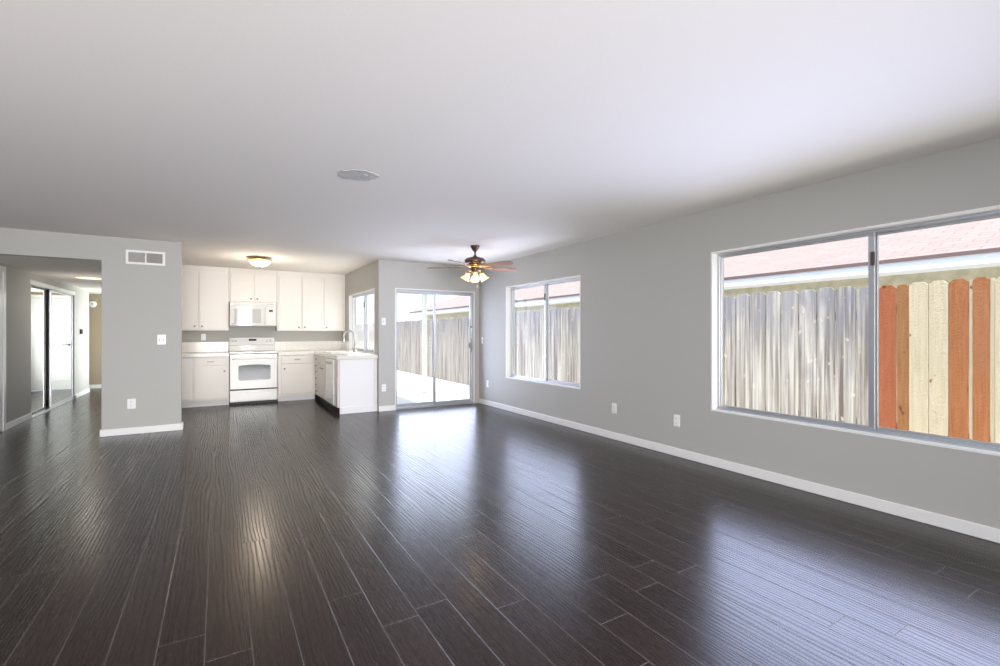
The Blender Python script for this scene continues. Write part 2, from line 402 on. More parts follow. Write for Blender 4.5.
# sliding patio door
r = thing('door_1', ((SL[0]+SL[1])/2, YS, 0), 'aluminium sliding glass door leading to the bright patio', 'door', kind='structure')
bx = mapped('Y', YS); a0, a1, z0, z1 = SL
b = MB(); bx(b, a0, a0+.014, -.003, .14, 0, z1-.014); bx(b, a1-.014, a1, -.003, .14, 0, z1-.014); bx(b, a0, a1, -.003, .14, z1-.014, z1); b.build('reveal', 'trim', r)
b = MB(); bx(b, a0+.014, a0+.040, .02, .13, .03, z1-.046, .002); bx(b, a1-.046, a1-.014, .02, .13, .03, z1-.046, .002); bx(b, a0+.014, a1-.014, .02, .13, z1-.046, z1-.014, .002)
bx(b, a0+.014, a1-.014, .005, .13, 0, .03, .002); bx(b, a0+.014, a1-.014, .065, .075, .03, .042); b.build('frame', 'alu', r)
for nm, p, q, n0, wd in (('fixed_panel', a0+.03, 3.20, .085, .030), ('sliding_panel', 3.155, a1-.03, .035, .038)):
    b = MB()
    for u in ring(p, q, .032, z1-.03, .05, wd, wd): bx(b, u[0], u[1], n0, n0+.032, u[2], u[3], .003)
    pn = b.build(nm, 'alu', r)
    b = MB(); bx(b, p+.02, q-.02, n0+.013, n0+.018, .06, z1-.06); b.build('pane', 'glass', pn)
    if nm == 'sliding_panel':
        b = MB(); bx(b, q-.034, q-.006, n0-.012, n0, .92, 1.16, .004); bx(b, q-.085, q-.03, n0-.045, n0-.008, 1.00, 1.09, .008); bx(b, q-.03, q-.012, n0-.045, n0-.010, .96, 1.13, .006); b.build('handle', 'plastic_grey', pn)
        b = MB(); b.lathe([(.0, 0), (.016, 0), (.016, .018), (.010, .024), (0, .024)], (q-.02, YS+n0, 1.37), (0, -1, 0), 16); b.build('lock', 'alu_dark', pn)

# left hall door with casing
r = thing('door_2', (XL, 7.995, 0), 'white door at the left edge on the hallway wall', 'door', kind='structure')
b = MB(); b.box(XL-.02, XL+.012, 7.47, 7.55, 0, 2.04, .003); b.box(XL-.02, XL+.012, 8.44, 8.525, 0, 2.04, .003); b.box(XL-.02, XL+.012, 7.47, 8.525, 2.04, 2.12, .003); b.build('casing', 'trim', r)
b = MB(); b.box(XL-.036, XL+.004, 7.55, 8.44, .01, 2.04, .002); dl = b.build('leaf', 'trim', r)
b = MB()
b.lathe([(.028, 0), (.028, .006), (.012, .012), (.012, .04), (.026, .05), (.028, .065), (.02, .075), (0, .078)], (XL+.004, 7.62, 1.0), (1, 0, 0), 20); b.build('knob', 'nickel', dl)

# mirrored closet doors
cg = 'mirrored closet doors in the hallway'
r = thing('door_3', (XL, 10.7, 0), 'track and frame of the mirrored closet in the hallway', 'door frame', kind='structure')
b = MB(); b.box(XL-.12, XL+.01, 9.50, 11.89, 0, .022, .003); b.build('floor_track', 'alu', r)
b = MB(); b.box(XL-.12, XL+.012, 9.47, 11.92, 1.985, 2.05, .004); b.build('head_track', 'trim', r)
b = MB(); b.box(XL-.12, XL+.006, 11.87, 11.91, 0, 2.0, .003); b.box(XL-.03, XL+.03, 11.86, 11.92, 0, .06, .004); b.build('jamb', 'plastic_grey', r)
for (p, q, n, fm, lab, nm) in ((9.503, 10.40, -.085, 'dark_frame', 'narrow part of mirrored closet door, nearer one, reflecting a pale wall', 0), (10.52, 11.868, -.04, 'alu', 'wider mirrored closet door, farther one, reflecting a white door', 1)):
    t_ = thing('closet_door', (XL+n, (p+q)/2, .024), lab, 'closet door', cg)
    b = MB(); x0, x1 = XL+n, XL+n+.03; e = .028
    for u in ring(p, q, .024, 1.98, e): b.box(x0, x1, *u, bev=.002)
    b.build('frame', fm, t_)
    b = MB(); b.box(x0+.005, x1-.006, p+.02, q-.02, .04, 1.965); b.build('mirror', 'mirror', t_)

# white door at hall end + glazed door on its right
r = thing('door_4', (-1.72, YE, 0), 'white closed door at the hallway end', 'door', kind='structure')
b = MB(); b.box(-2.165, -2.10, YE-.012, YE+.02, 0, 2.03, .003); b.box(-1.34, -1.275, YE-.012, YE+.02, 0, 2.03, .003); b.box(-2.165, -1.275, YE-.012, YE+.02, 2.03, 2.095, .003); b.build('casing', 'trim', r)
b = MB(); b.box(-2.10, -1.34, YE+.03, YE+.07, .01, 2.03, .002)
for (p, q, s_, t_) in ((-2.0, -1.44, .2, .95), (-2.0, -1.44, 1.1, 1.88)):
    b.box(p, q, YE+.022, YE+.032, s_, t_, .006)
dl = b.build('leaf', 'trim', r)
b = MB(); b.lathe([(.026, 0), (.026, .006), (.010, .01), (.010, .045)], (-1.99+.06, YE+.03, 1.0), (0, -1, 0), 16); b.tube([(-1.93, YE-.012, 1.0), (-1.88, YE-.014, 1.0), (-1.82, YE-.012, .998)], .008); b.build('handle', 'nickel', dl)
r = thing('door_5', (-1.2, 12.95, 0), 'glazed door on the right side of the hallway', 'door', kind='structure')
b = MB()
for u in ring(12.3, 13.6, 0, 2.05, .1): b.box(-1.22, -1.17, *u, bev=.003)
b.build('frame', 'trim', r); b = MB(); b.box(-1.198, -1.192, 12.38, 13.52, .1, 1.97); b.build('pane', 'glass', r)

# ---------------------------------------------------------------- kitchen cabinets
kn = MB(); kn.lathe([(.006, 0), (.006, .012), (.014, .018), (.016, .024), (.012, .030), (0, .032)], (0, 0, 0), (0, -1, 0), 16)
KNOB = kn.build('knob', 'nickel')
pm = MB(); pm.tube([(-.045, 0, 0), (-.045, -.022, 0), (-.03, -.03, 0), (.03, -.03, 0), (.045, -.022, 0), (.045, 0, 0)], .0055, 10)
PULL = pm.build('pull', 'nickel')
used = {'k': False, 'p': False}
def hw(kind, parent, pos, rot=0.0):
    src = KNOB if kind == 'k' else PULL
    if not used[kind]: o = src; used[kind] = True; o.parent = parent
    else: o = src.copy(); COL.objects.link(o); o.parent = parent
    o.location = Vector(pos)-wloc(parent); o.rotation_euler = (0, 0, rot); return o

YU = 9.76
def upper(x0, x1, z0, label, doors):
    r = thing('wall_cabinet', ((x0+x1)/2, YKB, z0), label, 'cabinet', 'white wall cabinets')
    b = MB(); b.box(x0+.001, x1-.001, YU, YKB, z0, H, .002); b.build('body', 'cab', r)
    for (p, q, zl, zh, kx) in doors:
        d = MB().box(p, q, YU-.019, YU-.001, zl, zh, .003).build('door', 'cab', r)
        hw('k', d, (kx, YU-.019, zl+.055))
    return r
upper(-1.12, .145, 1.305, 'white two-door wall cabinet left of the microwave', [(-.76, -.325, 1.325, 2.345, -.37), (-.306, .128, 1.325, 2.345, -.26)])
upper(.146, .930, 1.822, 'short white wall cabinet directly above the microwave', [(.170, .541, 1.835, 2.345, .50), (.557, .915, 1.835, 2.345, .60)])
upper(.931, 2.189, 1.300, 'white three-door wall cabinet right of the microwave, beside the window', [(.965, 1.358, 1.318, 2.342, 1.315), (1.376, 1.752, 1.318, 2.342, 1.42), (1.780, 2.150, 1.318, 2.342, 1.825)])

YF = 9.46
def base_body(r, x0, x1):
    MB().box(x0, x1, YF, YKB-.03, .10, .849, .002).build('body', 'cab', r)
    MB().box(x0, x1, YF+.055, YKB-.03, 0, .10).build('toe_kick', 'cab_dim', r)
r = thing('base_cabinet', (-.48, YKB, 0), 'white base cabinet left of the range', 'cabinet', 'white base cabinets'); base_body(r, -1.12, .144)
d = MB().box(-1.0, -.41, YF-.018, YF-.001, .135, .835, .003).build('door', 'cab', r); hw('k', d, (-.94, YF-.018, .76))
d = MB().box(-.370, .125, YF-.018, YF-.001, .700, .832, .003).build('drawer', 'cab', r); hw('p', d, (-.13, YF-.018, .768))
d = MB().box(-.370, .130, YF-.018, YF-.001, .135, .680, .003).build('door', 'cab', r); hw('k', d, (.075, YF-.018, .60))
r = thing('base_cabinet', (1.4, YKB, 0), 'white base cabinet in the corner right of the range', 'cabinet', 'white base cabinets'); base_body(r, .922, 1.565)
d = MB().box(.975, 1.525, YF-.018, YF-.001, .700, .838, .003).build('drawer', 'cab', r); hw('p', d, (1.25, YF-.018, .775))
d = MB().box(.975, 1.525, YF-.018, YF-.001, .135, .685, .003).build('door', 'cab', r); hw('k', d, (1.03, YF-.018, .605))

XF = 1.57
r = thing('base_cabinet', (1.88, 8.5, 0), 'white sink cabinet run jutting out below the kitchen window', 'cabinet', 'white base cabinets')
MB().box(XF, 2.185, 8.352, YF-.005, .10, .849, .002).build('body', 'cab', r)
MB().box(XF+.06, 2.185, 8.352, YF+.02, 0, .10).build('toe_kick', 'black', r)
e_ = thing('cabinet_end_panel', (1.88, 7.5, 0), 'white end panel of the sink peninsula, standing beside the patio wall', 'cabinet panel')
MB().box(XF, 2.185, 7.522, 7.745, .10, .849, .002).build('stile', 'cab', e_)
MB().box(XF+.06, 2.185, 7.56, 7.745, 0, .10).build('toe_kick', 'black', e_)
MB().box(1.60, 2.185, 7.500, 7.521, .0, .849, .002).build('panel', 'trim', e_)
MB().box(1.625, 2.185, 7.486, 7.501, 0, BBH+.02, .004).build('baseboard', 'trim', e_)
MB().box(2.135, 2.18, 7.490, 7.501, BBH+.02, .849, .002).build('corner_strip', 'trim', e_)
zs = [(.135+.118*k, .135+.118*k+.108) for k in range(6)]
for (zl, zh) in zs:
    d = MB().box(XF-.018, XF-.001, 9.0, 9.39, zl, zh, .003).build('drawer', 'cab', r); hw('p', d, (XF-.018, 9.2, (zl+zh)/2), -PI/2)
MB().box(XF-.018, XF-.001, 8.375, 8.98, .725, .838, .003).build('false_drawer_front', 'cab', r)
for (p, q, ky) in ((8.375, 8.672, 8.60), (8.685, 8.98, 8.75)):
    d = MB().box(XF-.018, XF-.001, p, q, .135, .69, .003).build('door', 'cab', r); hw('p', d, (XF-.018, ky, .64), -PI/2)

r = thing('dishwasher', (1.87, 8.05, 0), 'cream dishwasher built in below the counter beside the sink', 'dishwasher')
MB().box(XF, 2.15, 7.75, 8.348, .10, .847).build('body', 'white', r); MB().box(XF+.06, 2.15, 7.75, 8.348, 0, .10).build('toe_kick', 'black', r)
MB().box(XF-.022, XF-.001, 7.755, 8.345, .27, .74, .004).build('door', 'white', r)
c_ = MB().box(XF-.026, XF-.001, 7.755, 8.345, .745, .842, .004).build('control_panel', 'white', r)
MB().box(XF-.045, XF-.026, 7.86, 8.24, .765, .79, .006).build('handle', 'plastic_grey', c_)
MB().box(XF-.016, XF-.001, 7.755, 8.345, .11, .262, .004).build('kick_panel', 'white', r)

def top(name, label, boxes, origin):
    r = thing(name, origin, label, 'countertop')
    b = MB()
    for q in boxes[0]: b.box(*q, bev=.006, seg=2)
    b.build('slab', 'tile', r)
    b = MB()
    for q in boxes[1]: b.box(*q, bev=.003)
    b.build('backsplash', 'tile', r); return r
top('countertop', 'cream tiled countertop left of the range', ([(-1.12, .146, YF-.035, YKB, .850, .914)], [(-1.12, .146, YKB-.018, YKB-.001, .914, 1.095)]), (-.48, 9.75, .850))
ct = MB()
pts = [(.920, YF-.035), (1.545, YF-.035), (1.545, 7.465), (2.187, 7.465), (2.187, YKB), (.920, YKB)]
r = thing('countertop', (1.8, 8.8, .850), 'cream tiled corner countertop running past the sink', 'countertop')
ct.prism([(x, y, .850) for x, y in pts], (0, 0, .064), bev=.005); ct.build('slab', 'tile', r)
b = MB(); b.box(.920, 2.187, YKB-.018, YKB-.001, .914, 1.095, .003); b.box(2.170, 2.187, 9.462, YKB-.018, .914, 1.095, .003); b.build('backsplash', 'tile', r)

# sink and faucet
r = thing('sink', (1.87, 8.66, .914), 'white drop-in sink set in the counter below the window', 'sink')
b = MB(); b.box(1.62, 2.12, 8.28, 8.32, .9145, .926, .005); b.box(1.62, 2.12, 9.00, 9.04, .9145, .926, .005); b.box(1.62, 1.66, 8.32, 9.00, .9145, .926, .005); b.box(2.03, 2.12, 8.32, 9.00, .9145, .926, .005); b.build('rim', 'porcelain', r)
b = MB(); b.box(1.66, 2.03, 8.32, 9.00, .9145, .918); b.build('basin', 'porcelain', r)
b = MB(); b.lathe([(.035, 0), (.035, .003), (.02, .004), (0, .002)], (1.85, 8.66, .918), seg=20); b.build('drain', 'chrome', r)
r = thing('faucet', (2.075, 8.50, .926), 'brushed steel gooseneck faucet curving over the sink', 'faucet')
fx, fy = 2.075, 8.50; dirv = Vector((-.93, .37, 0)).normalized()
b = MB(); b.lathe([(.034, 0), (.034, .008), (.026, .014), (.022, .07), (.019, .11), (.016, .12)], (fx, fy, .926), seg=24); b.build('base', 'chrome', r)
b = MB(); P = [(fx, fy, 1.04), (fx, fy, 1.16)]
for k in range(13):
    a = PI*k/12*1.06; P.append(Vector((fx, fy, 1.20))+dirv*(.10*(1-math.cos(a)))+Vector((0, 0, .10*math.sin(a))))
b.tube(P, .016, 14); b.build('spout', 'chrome', r)
e = Vector(P[-1]); dn = (Vector(P[-1])-Vector(P[-2])).normalized()
b = MB(); b.tube([e, e+dn*.03, e+dn*.075, e+dn*.085], [.016, .023, .028, .024], 16); b.build('spray_head', 'chrome', r)
b = MB(); b.tube([(fx, fy-.015, .985), (fx+.005, fy-.05, .995), (fx+.02, fy-.085, 1.03)], [.010, .008, .007], 10); b.build('lever', 'chrome', r)

# ---------------------------------------------------------------- range
r = thing('range', (.532, 9.75, 0), 'white freestanding electric range under the microwave', 'range')
x0, x1, yf = .152, .912, 9.42
MB().box(x0, x1, yf+.03, 10.04, .045, .90, .003).build('body', 'white', r)
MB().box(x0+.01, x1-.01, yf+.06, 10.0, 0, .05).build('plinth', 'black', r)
ctp = MB().box(x0-.003, x1+.003, yf-.005, 9.99, .898, .925, .006, 2).build('cooktop', 'white', r)
for (cx, cy, rr) in ((.34, 9.60, .10), (.72, 9.60, .085), (.34, 9.85, .085), (.72, 9.85, .10)):
    b = MB(); b.lathe([(rr, 0), (rr, .0015), (0, .0016)], (cx, cy, .925), seg=28); b.build('burner', 'plastic_grey', ctp)
b = MB(); b.prism([(x0, 9.955, .925), (x0, 9.985, 1.04), (x0, 10.005, 1.175), (x0, 10.06, 1.185), (x0, 10.06, .925)], (x1-x0, 0, 0), .008); bg_ = b.build('backguard', 'white', r)
b = MB(); b.box(x0+.02, x1-.02, 9.972, 9.990, 1.03, 1.038); b.build('ledge', 'plastic_grey', bg_)
b = MB(); b.box(.475, .60, 9.975, 10.0, 1.115, 1.150, .002); b.build('clock', 'display', bg_)
for cx in (.215, .275, .79, .85):
    b = MB(); b.lathe([(.026, 0), (.026, .006), (.020, .010), (.018, .026), (0, .028)], (cx, 9.993, 1.115), (0, -1, .12), 20); b.box(cx-.004, cx+.004, 9.955, 9.968, 1.10, 1.14, .002); b.build('knob', 'white', bg_)
MB().box(x0+.004, x1-.004, yf+.012, yf+.032, .855, .886, .004).build('vent_trim', 'white', r)
MB().box(x0+.004, x1-.004, yf+.016, yf+.032, .886, .898).build('gap', 'black', r)
MB().box(x0+.006, x1-.006, yf+.018, yf+.034, .250, .268).build('gap', 'black', r)
dr = MB().box(x0+.004, x1-.004, yf, yf+.03, .270, .848, .008, 2).build('oven_door', 'white', r)
b = MB(); wx0, wx1, wz0, wz1 = .285, .795, .425, .685; pts = [(wx0, wz0+.03), (wx0+.008, wz0+.008), (wx0+.03, wz0), (wx1-.03, wz0), (wx1-.008, wz0+.008), (wx1, wz0+.03), (wx1, wz1-.02)]
for k in range(13):
    t_ = k/12; pts.append((wx1-.012+(wx0-wx1+.024)*t_, wz1+.016*math.sin(PI*t_)))
pts.append((wx0, wz1-.02))
b.prism([(x, yf-.003, z) for x, z in pts], (0, .006, 0)); b.build('window', 'oven_glass', dr)
b = MB(); b.tube([(x0+.05, yf, .800), (x0+.055, yf-.045, .806), (x0+.10, yf-.052, .808), (.532, yf-.054, .812), (x1-.10, yf-.052, .808), (x1-.055, yf-.045, .806), (x1-.05, yf, .800)], .013, 12); b.build('handle', 'white', dr)
d = MB().box(x0+.004, x1-.004, yf, yf+.03, .062, .248, .006, 2).build('drawer', 'white', r)
MB().box(.30, .80, yf-.008, yf+.004, .205, .218, .003).build('grip', 'white', d)

# ---------------------------------------------------------------- microwave
r = thing('microwave', (.532, 9.87, 1.395), 'white over-the-range microwave under the short cabinet', 'microwave')
x0, x1 = .158, .916; yf = 9.665
MB().box(x0, x1, yf+.03, YKB-.002, 1.395, 1.818, .004).build('body', 'white', r)
MB().box(x0+.004, x1-.004, yf+.02, YKB-.05, 1.384, 1.396).build('underside', 'plastic_grey', r)
g_ = MB().box(x0, x1, yf+.008, yf+.03, 1.755, 1.818, .004).build('vent_grille', 'white', r)
b = MB()
for k in range(4): b.box(x0+.05, x1-.05, yf+.004, yf+.009, 1.768+k*.011, 1.772+k*.011)
b.build('slot', 'plastic_grey', g_)
b = MB(); pts = []
for k in range(17):
    t_ = k/16; pts.append((x0+(.728-x0)*t_, yf+.018-.026*math.sin(PI*t_*.9+.15)))
b.prism([(x, y, 1.397) for x, y in pts]+[(.728, yf+.03, 1.397), (x0, yf+.03, 1.397)], (0, 0, .356), .003); dr = b.build('door', 'white', r)
b = MB(); pts2 = [(x, y-.002) for x, y in pts[2:15]]
b.prism([(x, y, 1.44) for x, y in pts2]+[(x, y+.006) + (1.44,) for x, y in pts2[::-1]], (0, 0, .26)); b.build('window', 'micro_glass', dr)
b = MB(); b.tube([(.712, yf+.0, 1.43), (.712, yf-.028, 1.45), (.712, yf-.030, 1.575), (.712, yf-.028, 1.70), (.712, yf+.0, 1.72)], .009, 10); b.build('handle', 'white', dr)
b = MB()
b.lathe([(.010, 0), (.010, .002), (0, .002)], (x0+.045, yf+.002, 1.424), (0, -1, 0), 16)
b.box(x0+.062, x0+.135, yf-.006, yf+.002, 1.418, 1.430, .002)
b.build('emblem', 'plastic_grey', dr)
cp = MB().box(.732, x1, yf+.004, yf+.03, 1.397, 1.753, .004).build('control_panel', 'panel', r)
MB().box(.79, .855, yf+.001, yf+.006, 1.655, 1.69, .001).build('display', 'display', cp)
b = MB()
for i in range(4):
    for j in range(3): b.box(.775+j*.034, .80+j*.034, yf+.002, yf+.006, 1.47+i*.04, 1.495+i*.04, .001)
b.build('keypad', 'plastic', cp)

# ---------------------------------------------------------------- kitchen ceiling light, hall light
r = thing('ceiling_light', (.54, 8.20, H), 'lit bronze-rimmed bowl ceiling light in the kitchen', 'ceiling light')
b = MB(); b.lathe([(.06, 0), (.10, -.016), (.165, -.032), (.180, -.036), (.180, -.043), (.165, -.047)], (.54, 8.20, H), seg=40); b.build('pan', 'brass', r)
b = MB(); b.lathe([(.163, -.046), (.150, -.075), (.118, -.110), (.072, -.135), (.025, -.146), (0, -.147)], (.54, 8.20, H), seg=40); b.build('bowl', 'glow_kitchen', r)
b = MB(); b.lathe([(0, -.166), (.008, -.160), (.008, -.150), (.013, -.147), (0, -.144)], (.54, 8.20, H), seg=16); b.build('finial', 'bronze', r)
def point(name, loc, power, color, rad):
    d = bpy.data.lights.new(name, 'POINT'); d.energy = power; d.color = color; d.shadow_soft_size = rad
    o = bpy.data.objects.new(name, d); o.location = loc; COL.objects.link(o)
point('kitchen_bulb', (.54, 8.20, 2.02), 17, (1, .85, .68), .12)
r = thing('ceiling_light', (-1.77, 9.74, HH), 'low glowing flush light on the hallway ceiling', 'ceiling light')
b = MB(); b.lathe([(.19, 0), (.19, -.014), (.18, -.016)], (-1.77, 9.74, HH), seg=36); b.build('rim', 'trim', r)
b = MB(); b.lathe([(.178, -.012), (.15, -.022), (.09, -.028), (0, -.03)], (-1.77, 9.74, HH), seg=36); b.build('lens', 'glow_hall', r)
point('hall_bulb', (-1.77, 9.74, 1.75), 5, (1, .93, .84), .1)

# ---------------------------------------------------------------- ceiling fan
FX, FY = 2.964, 5.604
r = thing('ceiling_fan', (FX, FY, H), 'bronze five-blade ceiling fan with lit glass shades', 'ceiling fan')
c = (FX, FY, 0)
b = MB(); b.lathe([(.062, H), (.064, H-.012), (.058, H-.022), (.040, H-.055), (.026, H-.074), (.018, H-.080)], c, seg=32); b.build('canopy', 'bronze', r)
b = MB(); b.lathe([(.0125, H-.07), (.0125, 2.29)], c, seg=16); b.build('downrod', 'bronze', r)
b = MB(); b.lathe([(.020, 2.31), (.028, 2.295), (.060, 2.285), (.120, 2.268), (.140, 2.245), (.142, 2.215), (.125, 2.198), (.085, 2.190)], c, seg=40); mo = b.build('motor', 'bronze', r)
b = MB(); b.lathe([(.100, 2.192), (.095, 2.165), (.085, 2.150), (.055, 2.142)], c, seg=40); b.build('collar', 'brass', mo)
b = MB(); b.lathe([(.060, 2.145), (.062, 2.120), (.050, 2.085), (.035, 2.070), (.020, 2.060), (0, 2.055)], c, seg=32); lk = b.build('light_kit', 'bronze', r)
# one blade with its bracket along +X, then copied round
zb = 2.150
b = MB(); out = [(.16, -.050), (.22, -.060), (.40, -.066), (.58, -.070), (.635, -.060), (.660, -.030), (.665, 0), (.660, .030), (.635, .060), (.58, .070), (.40, .066), (.22, .060), (.16, .050)]
def tilt(x, y, z):
    a = math.radians(-12); return (x, y*math.cos(a), z+y*math.sin(a))
b.prism([tilt(x, y, -.003) for x, y in out], (0, 0, .007), .0015)
BL = b.build('blade', 'blade', None, origin=(0, 0, 0))
b = MB()
b.prism([tilt(x, y, .004) for x, y in [(.07, -.018), (.13, -.012), (.16, -.03), (.20, -.042), (.25, -.030), (.27, 0), (.25, .030), (.20, .042), (.16, .03), (.13, .012), (.07, .018)]], (0, 0, .006), .0015)
b.prism([tilt(x, y, -.009) for x, y in [(.15, -.028), (.20, -.038), (.245, -.028), (.262, 0), (.245, .028), (.20, .038), (.15, .028)]], (0, 0, .006), .0015)
BK = b.build('bracket', 'brass', None, origin=(0, 0, 0))
for k in range(5):
    bl = BL if k == 0 else BL.copy(); bk = BK if k == 0 else BK.copy()
    if k: COL.objects.link(bl); COL.objects.link(bk)
    bl.parent = r; bl.location = (0, 0, zb-H); bl.rotation_euler = (0, 0, math.radians(30+72*k) - .5398)
    bk.parent = bl; bk.location = (0, 0, 0)
# four shades
for k in range(4):
    a = math.radians(-90+90*k+6) - .5398; dv = Vector((math.cos(a), math.sin(a), 0)); ax = (dv*.50+Vector((0, 0, -.87))).normalized()
    p0 = Vector((FX, FY, 2.098)); p1 = p0+dv*.068+Vector((0, 0, .004)); p2 = p1+ax*.02
    b = MB(); b.tube([p0+dv*.03, p0+dv*.055+Vector((0, 0, .006)), p1, p2], .009, 10); b.lathe([(.012, 0), (.024, .008), (.026, .03), (.022, .034)], p2, ax, 20); am = b.build('arm', 'brass', lk)
    b = MB(); b.lathe([(.024, .022), (.030, .045), (.038, .075), (.050, .100), (.066, .118), (.062, .118), (.046, .099), (.034, .075), (.026, .045), (.020, .024)], p2, ax, 28, cap=False); b.build('shade', 'glow_fan', r)
    b = MB(); b.lathe([(0, .03), (.012, .035), (.018, .06), (.022, .08), (.016, .098), (0, .104)], p2, ax, 16); b.build('bulb', 'bulb', r)
b = MB(); b.tube([(FX+.02, FY-.03, 2.075), (FX+.021, FY-.031, 1.90)], .0022, 6); b.lathe([(.004, 0), (.008, -.012), (.007, -.03), (.003, -.036)], (FX+.021, FY-.031, 1.90), seg=10); b.build('pull_chain', 'brass', r)
point('fan_bulbs', (FX, FY, 1.985), 3, (1, .82, .58), .06)

# ---------------------------------------------------------------- wall plates, vent, thermostat, detector, ceiling patch
def plate(pos, rot, kind, label, group, w=.072, h=.118):
    """built facing -Y, rotated about Z"""
    r = thing('wall_outlet' if kind == 'outlet' else 'light_switch', pos, label, 'outlet' if kind == 'outlet' else 'switch', group)
    r.rotation_euler = (0, 0, rot)
    def put(mb, nm, m, par):
        o = mb.build(nm, m, None, origin=(0, 0, 0)); o.parent = par; return o
    put(MB().box(-w/2, w/2, -.007, 0, -h/2, h/2, .003), 'plate', 'plastic', r)
    if kind == 'outlet':
        for zc in (-.026, .026):
            o = put(MB().box(-.017, .017, -.010, -.006, zc-.016, zc+.016, .004), 'receptacle', 'plastic', r)
            b = MB(); b.box(-.008, -.0055, -.0106, -.0096, zc-.004, zc+.007); b.box(.0055, .008, -.0106, -.0096, zc-.004, zc+.006); b.box(-.002, .002, -.0106, -.0096, zc-.012, zc-.008); put(b, 'slot', 'black', o)
    else:
        n = 2 if w > .085 else 1
        for i in range(n):
            xc = (i-(n-1)/2)*.04
            put(MB().box(xc-.006, xc+.006, -.0085, -.006, -.014, .014, .001), 'bezel', 'plastic_grey', r)
            put(MB().box(xc-.004, xc+.004, -.017, -.006, -.002, .010, .001), 'toggle', 'plastic', r)
    return r
og, sg = 'white wall outlets', 'white light switches'
plate((XR, 4.068, .369), -PI/2, 'outlet', 'white outlet low on right wall, below and right of smaller window', og, .08)
plate((XR, 3.183, .364), -PI/2, 'outlet', 'white outlet low on right wall, nearest the large window', og, .078, .122)
plate((XR, 7.125, .373), -PI/2, 'outlet', 'white outlet low on right wall near the patio door corner', og)
plate((XR, 7.317, 1.13), -PI/2, 'switch', 'white switch on right wall beside the patio door handle', sg)
plate((2.268, YS, 1.448), 0, 'switch', 'white switch between kitchen window and patio door', sg)
plate((2.272, YS, .377), 0, 'outlet', 'white outlet low between peninsula and patio door', og)
plate((-.636, YP, 1.177), 0, 'switch', 'white switch on the grey partition below the vent', sg, .09, .128)
plate((-.940, YP, .380), 0, 'outlet', 'white outlet low on the grey partition', og, .085, .125)
plate((-.25, YKB, 1.185), 0, 'outlet', 'white outlet on kitchen wall above the left countertop', og)

r = thing('air_vent', (-.797, YP, 2.209), 'white double-section air vent high on the grey partition', 'vent')
b = MB(); vx0, vx1, vz0, vz1 = -.997, -.598, 2.122, 2.296; e = .026
for u in ring(vx0, vx1, vz0, vz1, e)+((-.803, -.791, vz0+e, vz1-e),): b.box(u[0], u[1], YP-.012, YP, u[2], u[3])
b.build('frame', 'trim', r)
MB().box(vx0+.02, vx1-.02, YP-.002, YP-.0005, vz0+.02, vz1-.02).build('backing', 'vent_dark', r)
for (p, q, sgn) in ((vx0+e, -.803, 1), (-.791, vx1-e, -1)):
    b = MB(); n_ = 13
    for k in range(n_):
        xx = p+(q-p)*(k+.5)/n_; w_ = .0045
        b.prism([(xx-.001-sgn*w_, YP-.011, vz0+e), (xx+.001-sgn*w_, YP-.011, vz0+e), (xx+.001+sgn*w_, YP-.002, vz0+e), (xx-.001+sgn*w_, YP-.002, vz0+e)], (0, 0, vz1-vz0-2*e))
    b.build('louver_bank', 'vent_blade', r)

r = thing('thermostat', (XL, 12.36, 1.29), 'small dark thermostat on the left hallway wall', 'thermostat')
MB().box(XL, XL+.008, 12.30, 12.52, 1.235, 1.345, .003).build('backplate', 'plastic', r)
MB().box(XL+.008, XL+.03, 12.30, 12.42, 1.24, 1.34, .004).build('housing', 'display', r)
r = thing('smoke_detector', (-2.475, YE, 1.92), 'round white detector high on the beige hallway end wall', 'smoke detector')
b = MB(); b.lathe([(.075, 0), (.075, .02), (.066, .034), (.03, .038), (0, .038)], (-2.475, YE, 1.92), (0, -1, 0), 28); b.build('housing', 'plastic', r)
b = MB(); b.lathe([(.02, .038), (.018, .042), (0, .042)], (-2.475, YE, 1.92), (0, -1, 0), 16); b.build('button', 'plastic_grey', r)
b = MB(); pts = []
for k in range(40):
    a = 2*PI*k/40; rr = 1+.06*math.sin(5*a+.7)+.05*math.sin(11*a)+random.uniform(-.05, .05)
    u_, v_ = .150*rr*math.cos(a), .120*rr*math.sin(a)
    pts.append((.885+u_*.86+v_*.51, 3.545-u_*.51+v_*.86, H-.003))
b.prism(pts, (0, 0, .004)); b.prism([(.93+.020*math.cos(a_), 3.50+.008*math.sin(a_)+.012*math.cos(a_), H-.006) for a_ in [2*PI*k/10 for k in range(10)]], (0, 0, .004))
tag(b.build('ceiling_patch', 'patch', None, origin=(.885, 3.545, H)), 'rough grey round patch on the white ceiling', 'ceiling patch')

# ---------------------------------------------------------------- outside
struct('ground', MB().box(-9, 40, -14, 45, -.30, -.12), 'concrete', 'pale concrete ground of the side yard', 'ground')
struct('patio_slab', MB().box(XK+.14, 4.0, YS+.15, 14, -.13, -.06, .004), 'concrete', 'pale raised concrete patio outside the sliding door', 'patio')
struct('walkway', MB().box(XR+T, 5.55, -8, YS+.1, -.13, -.10), 'concrete', 'pale concrete walkway along the fence', 'walkway')
r = thing('patio_cover', (3.9, 9.76, -.06), 'pale square patio post outside the sliding glass door', 'patio post')
MB().box(3.852, 3.948, 9.712, 9.808, -.06, 2.42, .004).build('post', 'post', r)
MB().box(2.34, 4.1, 9.70, 9.82, 2.42, 2.60, .004).build('beam', 'post', r)
b = MB(); b.box(3.838, 3.962, 9.70, 9.82, -.06, -.045, .002); b.build('base_plate', 'plastic_grey', r)

